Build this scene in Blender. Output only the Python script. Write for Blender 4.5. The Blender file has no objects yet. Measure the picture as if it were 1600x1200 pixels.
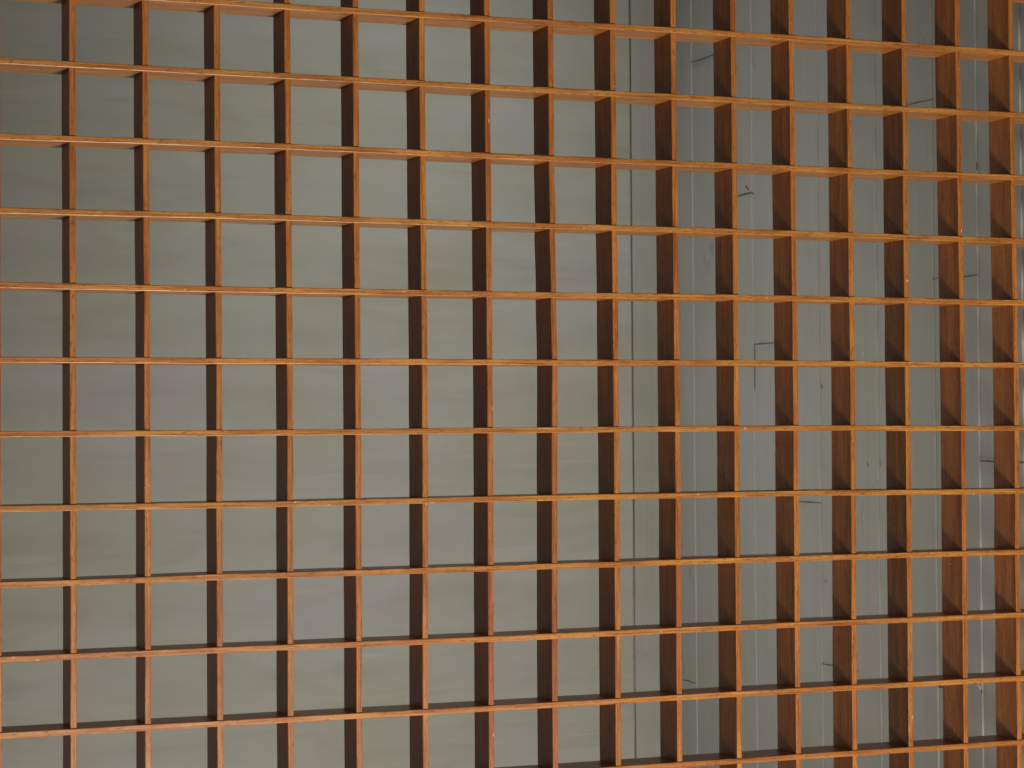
import bpy, math, random
from mathutils import Vector, Matrix, noise

random.seed(7)
scene = bpy.context.scene
C = scene.collection

# ------------------------------------------------------------------ scale
P = 0.1                     # one lattice pitch in metres
EYE_ROW = 5.977085          # lattice row level with the camera
EYE_Z = 2.6                 # camera height in metres


def W(x, y, z=0.0):
    """lattice units (columns right, rows down, depth away) -> world metres"""
    return Vector((x * P, z * P, EYE_Z - (y - EYE_ROW) * P))


# ------------------------------------------------------------------ camera
CAM_X, CAM_Y, CAM_D = -4.08284, 5.977085, -29.492473
YAW, PITCH, ROLL, FPX = 0.36981, -0.020852, -0.006978, 3395.537


def cam_rows():
    cy, sy = math.cos(YAW), math.sin(YAW)
    cp, sp = math.cos(PITCH), math.sin(PITCH)
    cr, sr = math.cos(ROLL), math.sin(ROLL)
    ry = Matrix(((cy, 0, -sy), (0, 1, 0), (sy, 0, cy)))
    rx = Matrix(((1, 0, 0), (0, cp, -sp), (0, sp, cp)))
    rz = Matrix(((cr, -sr, 0), (sr, cr, 0), (0, 0, 1)))
    return rz @ rx @ ry


RM = cam_rows()


def to_world_dir(v):
    return Vector((v[0], v[2], -v[1]))


right = to_world_dir(RM[0])
up = -to_world_dir(RM[1])
back = -to_world_dir(RM[2])
cam_data = bpy.data.cameras.new('camera')
cam = bpy.data.objects.new('camera', cam_data)
C.objects.link(cam)
m = Matrix((right, up, back)).transposed().to_4x4()
m.translation = W(CAM_X, CAM_Y, CAM_D)
cam.matrix_world = m
cam_data.sensor_fit = 'HORIZONTAL'
cam_data.sensor_width = 36.0
cam_data.lens = FPX / 1600 * 36
cam_data.clip_start = 0.05
cam_data.clip_end = 100
scene.camera = cam

# ------------------------------------------------------------------ light
world = bpy.data.worlds.new('World')
scene.world = world
world.use_nodes = True
bg = world.node_tree.nodes['Background']
bg.inputs[0].default_value = (0.95, 0.97, 1.0, 1)
bg.inputs[1].default_value = 0.05


def area(name, loc, target, size, power, color, shape='DISK', size_y=None, spread=180):
    d = bpy.data.lights.new(name, 'AREA')
    d.shape = shape
    d.size = size
    if size_y:
        d.size_y = size_y
    d.energy = power
    d.color = color
    d.spread = math.radians(spread)
    o = bpy.data.objects.new(name, d)
    C.objects.link(o)
    o.location = loc
    o.rotation_euler = (target - loc).to_track_quat('-Z', 'Y').to_euler()
    return o


# low daylight thrown up from in front of the lattice
area('low_window_light', W(9.3, 27, -33), W(8, 5, 0), 0.7, 208, (1.0, 0.95, 0.87))
# added fill lamp behind the lattice, from far left, to brighten the boarded wall
area('recess_side_fill', W(-14, 9, 16), W(18.5, 6, 10), 0.35, 2.6, (1.0, 0.98, 0.95), 'RECTANGLE', 1.4, 46)
# unseen lamp added above the frame to lift the wall behind the lattice
area('recess_top_fill', W(11.5, -18, 8), W(12.5, 10, 18.2), 0.9, 3.9, (0.88, 0.92, 1.0), 'RECTANGLE', 0.4, 50)

scene.view_settings.view_transform = 'Standard'
scene.view_settings.look = 'None'
scene.view_settings.exposure = 0
scene.view_settings.gamma = 1
scene.view_settings.use_curve_mapping = False


# ------------------------------------------------------------------ node helpers
class Nodes:
    def __init__(self, name):
        self.mat = bpy.data.materials.new(name)
        self.mat.use_nodes = True
        self.t = self.mat.node_tree
        self.bsdf = self.t.nodes['Principled BSDF']

    def n(self, kind, **kw):
        nd = self.t.nodes.new(kind)
        for k, v in kw.items():
            if k in nd.inputs.keys():
                nd.inputs[k].default_value = v
            else:
                setattr(nd, k, v)
        return nd

    def l(self, a, b):
        self.t.links.new(a, b)

    def ramp(self, fac, stops):
        r = self.n('ShaderNodeValToRGB')
        el = r.color_ramp.elements
        while len(el) < len(stops):
            el.new(0.5)
        for e, (p, c) in zip(el, stops):
            e.position = p
            e.color = (*c, 1) if len(c) == 3 else c
        self.l(fac, r.inputs[0])
        return r.outputs[0]

    def noise(self, vec, scale, detail=4, rough=0.55, dist=0.0):
        n = self.n('ShaderNodeTexNoise')
        n.inputs['Scale'].default_value = scale
        n.inputs['Detail'].default_value = detail
        n.inputs['Roughness'].default_value = rough
        n.inputs['Distortion'].default_value = dist
        self.l(vec, n.inputs['Vector'])
        return n.outputs['Fac']

    def mapping(self, vec, scale, loc=(0, 0, 0), rot=(0, 0, 0)):
        m = self.n('ShaderNodeMapping')
        m.inputs['Scale'].default_value = scale
        m.inputs['Location'].default_value = loc
        m.inputs['Rotation'].default_value = rot
        self.l(vec, m.inputs['Vector'])
        return m.outputs[0]

    def mix(self, fac, a, b, blend='MIX'):
        m = self.n('ShaderNodeMix', data_type='RGBA', blend_type=blend)
        if isinstance(fac, (int, float)):
            m.inputs[0].default_value = fac
        else:
            self.l(fac, m.inputs[0])
        for s, i in ((a, 6), (b, 7)):
            if isinstance(s, tuple):
                m.inputs[i].default_value = (*s, 1)
            else:
                self.l(s, m.inputs[i])
        return m.outputs[2]

    def math(self, op, a, b=None):
        m = self.n('ShaderNodeMath', operation=op)
        for s, i in ((a, 0), (b, 1)):
            if s is None:
                continue
            if isinstance(s, (int, float)):
                m.inputs[i].default_value = s
            else:
                self.l(s, m.inputs[i])
        return m.outputs[0]

    def bump(self, h, strength, dist, prev=None):
        b = self.n('ShaderNodeBump')
        b.inputs['Strength'].default_value = strength
        b.inputs['Distance'].default_value = dist
        self.l(h, b.inputs['Height'])
        if prev:
            self.l(prev, b.inputs['Normal'])
        return b.outputs[0]


def wood(name, sawn=False, painted_sheen=False):
    """varnished reddish hardwood; the grain runs along each slat's own X"""
    N = Nodes(name)
    tc = N.n('ShaderNodeTexCoord').outputs['Object']
    oi = N.n('ShaderNodeObjectInfo').outputs['Random']
    off = N.n('ShaderNodeVectorMath', operation='ADD')
    N.l(tc, off.inputs[0])
    cmb = N.n('ShaderNodeCombineXYZ')
    N.l(N.math('MULTIPLY', oi, 37.0), cmb.inputs[0])
    N.l(N.math('MULTIPLY', oi, 11.0), cmb.inputs[1])
    N.l(N.math('MULTIPLY', oi, 23.0), cmb.inputs[2])
    N.l(cmb.outputs[0], off.inputs[1])
    v = off.outputs[0]
    broad = N.noise(N.mapping(v, (3.0, 26, 26)), 2.2, 3, 0.55, 0.3)
    grain = N.noise(N.mapping(v, (7, 210, 210)), 1.5, 5, 0.65, 0.2)
    pores = N.noise(N.mapping(v, (110, 560, 560)), 1.0, 2, 0.6)
    base = N.ramp(grain, [(0.28, (0.180, 0.055, 0.015)), (0.48, (0.360, 0.140, 0.030)),
                          (0.72, (0.485, 0.220, 0.056))] if painted_sheen else [(0.28, (0.165, 0.048, 0.014)), (0.48, (0.325, 0.115, 0.024)),
                          (0.72, (0.430, 0.182, 0.042))])
    red = N.mix(N.ramp(broad, [(0.35, (0, 0, 0)), (0.65, (1, 1, 1))]),
                (0.82, 0.70, 0.70), (1.10, 1.14, 1.02))
    col = N.mix(1.0, base, red, 'MULTIPLY')
    tint = N.ramp(oi, [(0.0, (0.88, 0.78, 0.85)), (0.35, (1.02, 0.98, 1.0)),
                       (0.7, (0.97, 1.0, 0.92)), (1.0, (1.1, 1.08, 1.08))])
    col = N.mix(1.0, col, tint, 'MULTIPLY')
    # dark open pores and a few darker knots and worn pale flecks
    col = N.mix(N.ramp(pores, [(0.56, (0, 0, 0)), (0.68, (0.65, 0.65, 0.65))]), col, (0.10, 0.028, 0.009))
    knots = N.noise(N.mapping(v, (11, 40, 40)), 1.3, 3, 0.6)
    col = N.mix(N.ramp(knots, [(0.70, (0, 0, 0)), (0.78, (0.65, 0.65, 0.65))]), col, (0.085, 0.026, 0.012))
    fleck = N.noise(N.mapping(v, (120, 260, 260)), 1.0, 1, 0.4)
    gate = N.noise(N.mapping(v, (9, 9, 9)), 1.0, 2, 0.5)
    fl = N.math('MULTIPLY', N.ramp(fleck, [(0.74, (0, 0, 0)), (0.78, (0.8, 0.8, 0.8))]),
                N.ramp(gate, [(0.56, (0, 0, 0)), (0.60, (1, 1, 1))]))
    col = N.mix(fl, col, (0.55, 0.36, 0.24))
    N.l(col, N.bsdf.inputs['Base Color'])
    ro = N.n('ShaderNodeMapRange')
    ro.inputs['To Min'].default_value = 0.30
    ro.inputs['To Max'].default_value = 0.46
    N.l(grain, ro.inputs['Value'])
    N.l(ro.outputs[0], N.bsdf.inputs['Roughness'])
    N.bsdf.inputs['Specular IOR Level'].default_value = 0.38
    N.bsdf.inputs['Coat Weight'].default_value = 0.0
    N.bsdf.inputs['Coat Roughness'].default_value = 0.3
    nb = N.bump(grain, 0.25, 0.0006)
    nb = N.bump(N.noise(N.mapping(v, (40, 40, 40)), 1.0, 2), 0.3, 0.0012, nb)
    if sawn:
        wv = N.n('ShaderNodeTexWave', wave_type='BANDS', bands_direction='X')
        wv.inputs['Scale'].default_value = 48
        wv.inputs['Distortion'].default_value = 4.5
        wv.inputs['Detail'].default_value = 3
        wv.inputs['Detail Scale'].default_value = 1.6
        N.l(N.mapping(tc, (1, 1, 1), (0, 0, 0), (0, math.radians(-48), 0)), wv.inputs['Vector'])
        sep = N.n('ShaderNodeSeparateXYZ')
        N.l(N.n('ShaderNodeTexCoord').outputs['Normal'], sep.inputs[0])
        flank = N.ramp(N.math('ABSOLUTE', sep.outputs[1]), [(0.85, (0, 0, 0)), (0.95, (1, 1, 1))])
        patch = N.ramp(N.noise(N.mapping(tc, (7, 12, 25)), 1.2, 4), [(0.40, (0, 0, 0)), (0.60, (0.7, 0.7, 0.7))])
        f = N.math('MULTIPLY', N.ramp(wv.outputs['Fac'], [(0.15, (1, 1, 1)), (0.6, (0, 0, 0))]), patch)
        f = N.math('MULTIPLY', f, flank)
        nb = N.bump(f, 0.3, 0.001, nb)
        rough_side = N.mix(flank, (1.0, 1.0, 1.0), (0.66, 0.64, 0.62))     # unplaned, stained darker
        col2 = N.mix(f, N.mix(1.0, col, rough_side, 'MULTIPLY'), (0.05, 0.016, 0.008))
        N.l(col2, N.bsdf.inputs['Base Color'])
    N.l(nb, N.bsdf.inputs['Normal'])
    return N.mat


def plaster():
    N = Nodes('streaky_grey_paint')
    tc = N.n('ShaderNodeTexCoord').outputs['Object']
    streak = N.noise(N.mapping(tc, (1.7, 1.7, 8)), 1.6, 5, 0.55, 1.6)
    fine = N.noise(N.mapping(tc, (6, 6, 150)), 1.2, 4, 0.6)
    blotch = N.noise(N.mapping(tc, (1.6, 1.6, 2.4)), 1.6, 4, 0.55, 0.5)
    col = N.ramp(blotch, [(0.32, (0.330, 0.320, 0.246)), (0.50, (0.342, 0.332, 0.274)), (0.68, (0.350, 0.337, 0.306))])
    st = N.ramp(streak, [(0.30, (0.935, 0.92, 0.89)), (0.5, (1, 1, 1)), (0.70, (1.035, 1.035, 1.05))])
    col = N.mix(1.0, col, st, 'MULTIPLY')
    fn = N.ramp(fine, [(0.3, (0.99, 0.99, 0.985)), (0.7, (1.01, 1.01, 1.01))])
    col = N.mix(1.0, col, fn, 'MULTIPLY')
    # a few dry pale brush drags
    drag = N.noise(N.mapping(tc, (3.2, 3.2, 46), (2, 0, 3), (0, 0.05, 0)), 1.0, 3, 0.5)
    col = N.mix(N.ramp(drag, [(0.64, (0, 0, 0)), (0.80, (0.4, 0.4, 0.4))]), col, (0.46, 0.45, 0.42))
    N.l(col, N.bsdf.inputs['Base Color'])
    N.bsdf.inputs['Roughness'].default_value = 0.55
    N.bsdf.inputs['Specular IOR Level'].default_value = 0.35
    nb = N.bump(fine, 0.08, 0.001)
    N.l(nb, N.bsdf.inputs['Normal'])
    return N.mat


def board_paint(name='worn_grey_board_paint', tone=(1.0, 1.0, 1.0)):
    N = Nodes(name)
    tc = N.n('ShaderNodeTexCoord').outputs['Object']
    blotch = N.noise(N.mapping(tc, (3, 3.0, 1.6)), 1.6, 4, 0.55)
    grain = N.noise(N.mapping(tc, (60, 60, 2.5)), 1.3, 4, 0.6)
    col = N.ramp(blotch, [(0.30, (0.352, 0.350, 0.295)), (0.52, (0.365, 0.358, 0.315)), (0.72, (0.375, 0.364, 0.350))])
    gr = N.ramp(grain, [(0.3, (0.955, 0.955, 0.95)), (0.7, (1.035, 1.035, 1.035))])
    col = N.mix(1.0, col, gr, 'MULTIPLY')
    smudge = N.noise(N.mapping(tc, (9, 9, 4.5), (0, 1.3, 0.2)), 1.2, 5, 0.7)
    gate = N.noise(N.mapping(tc, (3, 3, 3), (4, 0, 0)), 1.3, 1)
    f = N.math('MULTIPLY', N.ramp(smudge, [(0.60, (0, 0, 0)), (0.74, (0.55, 0.55, 0.55))]),
               N.ramp(gate, [(0.50, (0, 0, 0)), (0.60, (1, 1, 1))]))
    col = N.mix(f, col, (0.17, 0.175, 0.165))
    N.l(col, N.bsdf.inputs['Base Color'])
    N.bsdf.inputs['Roughness'].default_value = 0.6
    N.bsdf.inputs['Specular IOR Level'].default_value = 0.3
    N.l(N.mix(1.0, N.mix(f, col, (0.17, 0.175, 0.165)), tone, 'MULTIPLY'), N.bsdf.inputs['Base Color'])
    N.l(N.bump(grain, 0.3, 0.001), N.bsdf.inputs['Normal'])
    return N.mat


def plain(name, col, rough=0.8):
    N = Nodes(name)
    tc = N.n('ShaderNodeTexCoord').outputs['Object']
    f = N.noise(N.mapping(tc, (60, 60, 60)), 1.5, 4, 0.6)
    N.l(N.ramp(f, [(0.3, tuple(c * 0.8 for c in col)), (0.7, tuple(c * 1.2 for c in col))]), N.bsdf.inputs['Base Color'])
    N.bsdf.inputs['Roughness'].default_value = rough
    return N.mat


WOOD = wood('varnished_hardwood')
RAIL_WOOD = wood('varnished_hardwood_rail_sheen', painted_sheen=True)  # varnish sheen on the rails put into a lighter, yellower base colour
SAWN = wood('rough_sawn_hardwood', True)
PLASTER = plaster()
BOARDS = board_paint()
TRIM = board_paint('olive_grey_trim_paint', (0.86, 0.855, 0.80))
MARK = plain('dark_scratch', (0.105, 0.105, 0.098))
SEAM = plain('grey_seam_filler', (0.24, 0.235, 0.20))
PALE = plain('pale_chipped_paint', (0.62, 0.62, 0.60))


# ------------------------------------------------------------------ object helpers
def link_mesh(name, verts, faces, mats, parent=None, matidx=None):
    me = bpy.data.meshes.new(name)
    me.from_pydata([tuple(v) for v in verts], [], faces)
    for mt in mats:
        me.materials.append(mt)
    if matidx:
        for p, i in zip(me.polygons, matidx):
            p.material_index = i
    me.update()
    o = bpy.data.objects.new(name, me)
    C.objects.link(o)
    if parent:
        o.parent = parent
    return o


def tag(o, label=None, cat=None, group=None, kind=None):
    for k, v in (('label', label), ('category', cat), ('group', group), ('kind', kind)):
        if v:
            o[k] = v


# ------------------------------------------------------------------ walls behind the lattice
WALL_X = 18.5                      # the boarded wall, at right angles to the lattice


def pixel_dir(px, py):
    d = Vector(((px - 800) / FPX, (py - 600) / FPX, 1.0))
    return RM.transposed() @ d


def on_side(px, py):
    d = pixel_dir(px, py)
    t = (WALL_X - CAM_X) / d[0]
    return CAM_Y + d[1] * t, CAM_D + d[2] * t        # row, depth


CORNER_D = on_side(1042, 600)[1]
dd = pixel_dir(988, 600)
SEAM_X = CAM_X + dd[0] * (CORNER_D - CAM_D) / dd[2]
TOP, BOTTOM = -12.0, 26.0


def grid_wall(name, x0, x1, mat, front, thick, nx, nz, amp, parent=None, round_edge=0.0):
    """a wall slab facing the lattice, very slightly uneven"""
    verts, faces = [], []
    for j in range(nz + 1):
        y = TOP + (BOTTOM - TOP) * j / nz
        for i in range(nx + 1):
            x = x0 + (x1 - x0) * i / nx
            dz = amp * noise.noise(Vector((x * 0.22, y * 0.22, front)))
            e = min(x - x0, x1 - x)
            if round_edge and e < 1e-6:
                dz += round_edge
            verts.append(W(x, y, front + dz))
    for j in range(nz):
        for i in range(nx):
            a = j * (nx + 1) + i
            faces.append((a, a + nx + 1, a + nx + 2, a + 1))
    b = len(verts)
    for y in (TOP, BOTTOM):
        for x in (x0, x1):
            verts.append(W(x, y, front + thick))
    tl, tr, bl, br = b, b + 1, b + 2, b + 3
    faces.append((tl, tr, br, bl))
    faces.append([i for i in range(nx + 1)] + [tr, tl])
    faces.append([nz * (nx + 1) + i for i in range(nx, -1, -1)] + [bl, br])
    faces.append([j * (nx + 1) for j in range(nz, -1, -1)] + [tl, bl])
    faces.append([j * (nx + 1) + nx for j in range(nz + 1)] + [br, tr])
    return link_mesh(name, verts, faces, [mat], parent)


back_wall = grid_wall('plaster_wall', -9.0, SEAM_X - 0.03, PLASTER, CORNER_D, 1.0, 60, 60, 0.06)
tag(back_wall, 'grey olive painted wall with faint horizontal brush streaks, behind the left of the lattice', 'wall')
trim = grid_wall('corner_board', SEAM_X + 0.02, WALL_X + 0.35, TRIM, CORNER_D - 0.03, 0.9, 6, 40, 0.03, back_wall, 0.0)
tag(trim, 'narrow grey upright board in the corner beside the boarded wall')
backing = link_mesh('seam_backing', [W(SEAM_X - 0.055, TOP, CORNER_D + 0.05), W(SEAM_X + 0.055, TOP, CORNER_D + 0.05),
                                     W(SEAM_X + 0.055, BOTTOM, CORNER_D + 0.05), W(SEAM_X - 0.055, BOTTOM, CORNER_D + 0.05),
                                     W(SEAM_X - 0.055, TOP, CORNER_D + 0.5), W(SEAM_X + 0.055, TOP, CORNER_D + 0.5),
                                     W(SEAM_X + 0.055, BOTTOM, CORNER_D + 0.5), W(SEAM_X - 0.055, BOTTOM, CORNER_D + 0.5)],
                    [(0, 3, 2, 1), (4, 5, 6, 7), (0, 1, 5, 4), (3, 7, 6, 2), (0, 4, 7, 3), (1, 2, 6, 5)], [SEAM], back_wall)


def side_wall():
    """upright tongue and groove boards; each joint is a shallow bevelled groove"""
    joints = [on_side(px, 600)[1] for px in (1084, 1177.5, 1280, 1371, 1459, 1528.5, 1598)]
    step = [0.030, 0.028, 0.030, 0.025, 0.042, 0.04, 0.035]
    ends = [CORNER_D - 0.04] + joints + [-3.0]
    prof = []
    for k in range(len(ends) - 1):
        # lapped boards: each tapers towards the viewer and ends in a small step that faces the viewer
        far, near = ends[k], ends[k + 1]
        tuck = step[k - 1] if k else 0.0
        prof += [(far + 0.002, tuck), (far - 0.01, tuck), (near + 0.008, 0.0), (near, 0.005)]
    ny = 40
    verts, faces, mi = [], [], []
    for j in range(ny + 1):
        y = TOP + (BOTTOM - TOP) * j / ny
        for k, (z, d) in enumerate(prof):
            wob = 0.012 * noise.noise(Vector((y * 0.3, z * 0.2, 5.0)))
            verts.append(W(WALL_X + d, y, z + wob))
    n = len(prof)
    for j in range(ny):
        for k in range(n - 1):
            a = j * n + k
            faces.append((a, a + 1, a + n + 1, a + n))
            mi.append(0)
    b = len(verts)
    zs, ze = prof[0][0], prof[-1][0]
    verts += [W(WALL_X + 1, TOP, zs), W(WALL_X + 1, TOP, ze), W(WALL_X + 1, BOTTOM, ze), W(WALL_X + 1, BOTTOM, zs)]
    faces += [(b, b + 3, b + 2, b + 1), [k for k in range(n - 1, -1, -1)] + [b, b + 1],
              [ny * n + k for k in range(n)] + [b + 2, b + 3],
              [j * n for j in range(ny + 1)] + [b + 3, b], [j * n + n - 1 for j in range(ny, -1, -1)] + [b + 1, b + 2]]
    mi += [0] * 5

    def mark(pts, width, mat):
        """scratch or chip lying on the boards, built 0.4 mm proud with real thickness"""
        w3 = [on_side(*p) for p in pts]                   # (row, depth)
        nseg = len(w3)
        base = len(verts)
        width *= 0.75
        for i, (y, z) in enumerate(w3):
            a = Vector(w3[max(i - 1, 0)])
            c = Vector(w3[min(i + 1, nseg - 1)])
            t = (c - a).normalized()
            nrm = Vector((-t[1], t[0]))
            ww = width * (0.55 if i in (0, nseg - 1) else 1.0) * 0.5
            for s in (-1, 1):
                q = Vector((y, z)) + nrm * ww * s
                verts.append(W(WALL_X - 0.0015, q[0], q[1]))
                verts.append(W(WALL_X + 0.004, q[0], q[1]))
        for i in range(nseg - 1):
            a = base + i * 4
            faces.extend([(a, a + 4, a + 6, a + 2), (a, a + 1, a + 5, a + 4), (a + 2, a + 6, a + 7, a + 3)])
            mi.extend([mat] * 3)

    D, L = 1, 2
    mark([(1080, 97.5), (1098, 92), (1118, 84)], 0.045, D)
    mark([(1152, 306), (1163, 303.5), (1173, 301), (1177, 303)], 0.06, D)
    mark([(1165, 290), (1167, 293), (1170, 296)], 0.07, D)
    mark([(1178.5, 538), (1190, 537), (1212, 535.5)], 0.05, D)
    mark([(1178.6, 538), (1178.4, 570), (1178.7, 607)], 0.035, D)
    mark([(1416, 165), (1436, 159.5), (1457, 155.5)], 0.03, D)
    mark([(1503, 433), (1515, 431.5), (1528, 429.5)], 0.04, D)
    mark([(1456, 437), (1464, 434.5)], 0.035, D)
    mark([(1531, 720), (1541, 720.5), (1556, 721.5)], 0.045, D)
    mark([(1586, 722), (1596, 722.5), (1606, 723)], 0.045, D)
    mark([(1247, 783.5), (1265, 784.5), (1283, 786)], 0.04, D)
    mark([(1284, 1037), (1292, 1038.5), (1303, 1040)], 0.04, D)
    mark([(1066, 1062), (1077, 1064), (1087, 1068)], 0.05, D)
    mark([(1466.5, 1074), (1469, 1071.5), (1473, 1069)], 0.10, D)
    mark([(1527, 1070), (1531, 1074), (1533, 1078)], 0.09, L)
    mark([(1534, 1077), (1534.2, 1083)], 0.055, D)
    mark([(1526, 254), (1526.3, 268)], 0.04, D)
    mark([(1339, 1047), (1340, 1050)], 0.05, D)
    mark([(1444, 61), (1444.4, 64)], 0.06, D)
    mark([(1348, 551), (1348.5, 557)], 0.05, L)
    mark([(1284, 601), (1283.6, 607)], 0.04, D)
    mark([(1289, 906), (1289.4, 910)], 0.05, D)
    mark([(1355, 722), (1356, 729)], 0.035, D)
    mark([(1375, 720), (1375.6, 729)], 0.025, D)
    o = link_mesh('board_wall', verts, faces, [BOARDS, MARK, PALE], None, mi)
    tag(o, 'worn grey painted wall of upright boards with dark scratches, behind the right of the lattice', 'wall')
    return o


side_wall()

# ------------------------------------------------------------------ the lattice
VOFF = [[-0.006, -0.0045, -0.0127], [-0.0063, 0.0037, -0.0029], [-0.0073, 0.0027, -0.0003], [0.0031, 0.016, 0.0038],
        [0.0013, 0.0097, 0.0012], [-0.002, 0.0105, -0.0094], [0.0014, 0.0083, -0.0056], [0.0009, 0.0143, -0.0096],
        [-0.0056, 0.0064, 0.0002], [-0.0054, 0.0083, 0.0006], [0.0013, 0.0038, -0.0021], [0.0018, 0.0128, 0.0054],
        [0.0041, 0.0149, -0.0086], [0.0008, -0.0024, -0.0079], [-0.0164, 0.0119, -0.0078], [-0.02, 0.0051, -0.0138]]
HOFF = {0: [0.02, 0.0195, 0.0042, -0.0131, -0.0084], 1: [0.0007, -0.0033, 0.0006, -0.0054, -0.0097],
        2: [0.0139, -0.0098, 0.0014, -0.0017, -0.0035], 3: [0.0058, -0.0075, -0.0006, -0.0019, 0.015],
        4: [0.005, 0.0112, 0.0099, -0.0017, 0.0047], 5: [0.0044, 0.0007, 0.0004, -0.0064, 0.0044],
        6: [-0.0041, 0.0, -0.0096, -0.0117, 0.0154], 7: [-0.0069, -0.0023, -0.0151, -0.0132, 0.0211],
        8: [0.004, -0.0089, -0.0131, -0.0174, -0.0101], 9: [-0.0044, -0.0047, 0.0057, -0.0035, -0.0041],
        10: [0.0036, 0.0047, 0.0077, 0.0012, 0.005], 11: [0.0, 0.0, 0.004, 0.0087, 0.022]}
COLX = [0.024, 3.527, 7.35, 11.538, 16.147]
SLAT_D = 0.6123
COL0, COL1 = -2, 17
ROW0, ROW1 = -2, 22


def interp(xs, ys, x):
    if x <= xs[0]:
        return ys[0]
    for a in range(len(xs) - 1):
        if x <= xs[a + 1]:
            t = (x - xs[a]) / (xs[a + 1] - xs[a])
            t = t * t * (3 - 2 * t)
            return ys[a] + (ys[a + 1] - ys[a]) * t
    return ys[-1]


lattice = bpy.data.objects.new('wooden_lattice', None)
C.objects.link(lattice)
lattice.location = W(8, ROW1 + 0.5, 0.3)
lattice.empty_display_size = 0.2
tag(lattice, 'orange brown varnished wooden lattice of square openings in front of the grey walls', 'lattice')
base_loc = lattice.location.copy()


def slat(name, length0, length1, offset, thick, front, depth, seed, mat, step=0.125):
    """one lath along its own X; local Y is the thin way, local Z the depth"""
    n = max(2, int(round((length1 - length0) / step)))
    c = 0.0045                                      # worn arris
    verts, faces = [], []
    for i in range(n + 1):
        s = length0 + (length1 - length0) * i / n
        o = offset(s)
        t = thick * (1 + 0.05 * noise.noise(Vector((s * 0.9, seed, 1.0)))) * 0.5
        fw = front + 0.006 * noise.noise(Vector((s * 1.1, seed, 9.0)))
        cc = c * (1 + 0.8 * noise.noise(Vector((s * 6.0, seed, 4.0))))
        cd = c * (1 + 0.8 * noise.noise(Vector((s * 6.0, seed, 7.0))))
        ring = [(o - t + 2.2 * cc, fw), (o + t - 2.2 * cd, fw), (o + t - 0.7 * cd, fw + 0.6 * cd), (o + t, fw + 1.7 * cd),
                (o + t, fw + depth - c), (o + t - c, fw + depth), (o - t + c, fw + depth), (o - t, fw + depth - c),
                (o - t, fw + 1.7 * cc), (o - t + 0.7 * cc, fw + 0.6 * cc)]
        NR = len(ring)
        for (yy, zz) in ring:
            verts.append((s * P, yy * P, zz * P))
    for i in range(n):
        for k in range(NR):
            a, b = i * NR + k, i * NR + (k + 1) % NR
            faces.append((a, a + NR, b + NR, b))
    faces.append(tuple(range(NR)))
    faces.append(tuple(range(n * NR + NR - 1, n * NR - 1, -1)))
    me_o = link_mesh(name, verts, faces, [mat], lattice)
    return me_o


# rails: local X = columns to the right, local Y = rows downwards, local Z = depth
RAIL_BASIS = Matrix(((1, 0, 0), (0, 0, 1), (0, -1, 0))).to_4x4()
# uprights: local X = rows downwards, local Y = columns, local Z = depth
UP_BASIS = Matrix(((0, 1, 0), (0, 0, 1), (-1, 0, 0))).to_4x4()

for j in range(ROW0, ROW1 + 1):
    offs = HOFF.get(j, [random.uniform(-0.01, 0.01) for _ in range(5)])
    o = slat('horizontal_slat', COL0 - 0.5, WALL_X - 0.01,
             lambda s, offs=offs, j=j: interp(COLX, offs, s) + 0.004 * noise.noise(Vector((s * 0.8, j * 3.1, 2.0))),
             0.083, -0.020, SLAT_D + 0.013, j * 7.3, RAIL_WOOD)
    mw = RAIL_BASIS.copy()
    mw.translation = W(0, j, 0) - base_loc
    o.matrix_local = mw

BOW = [(-9, 0), (2.0, -0.004), (2.95, 0.006), (3.05, -0.012), (3.95, 0.004), (4.05, 0.0), (5.0, 0.010), (6.5, 0.0), (30, 0)]
for i in range(COL0, COL1 + 1):
    v = VOFF[i - 1] if 1 <= i <= 16 else [random.uniform(-0.008, 0.008) for _ in range(3)]

    def off(s, v=v, i=i):
        r = interp([0.0, 5.32, 10.8], v, s) + 0.005 * noise.noise(Vector((s * 0.9, i * 2.7, 6.0)))
        if i == 8:
            r += interp([b[0] for b in BOW], [b[1] for b in BOW], s)
        return r
    o = slat('vertical_slat', ROW0 - 0.5, ROW1 + 0.5, off, 0.086, 0.0, SLAT_D - 0.01, i * 5.1 + 100,
             SAWN if i == 14 else WOOD)
    mw = UP_BASIS.copy()
    mw.translation = W(i, 0, 0) - base_loc
    o.matrix_local = mw
    if i == 14:
        tag(o, 'upright slat with rough diagonal saw marks along its side')
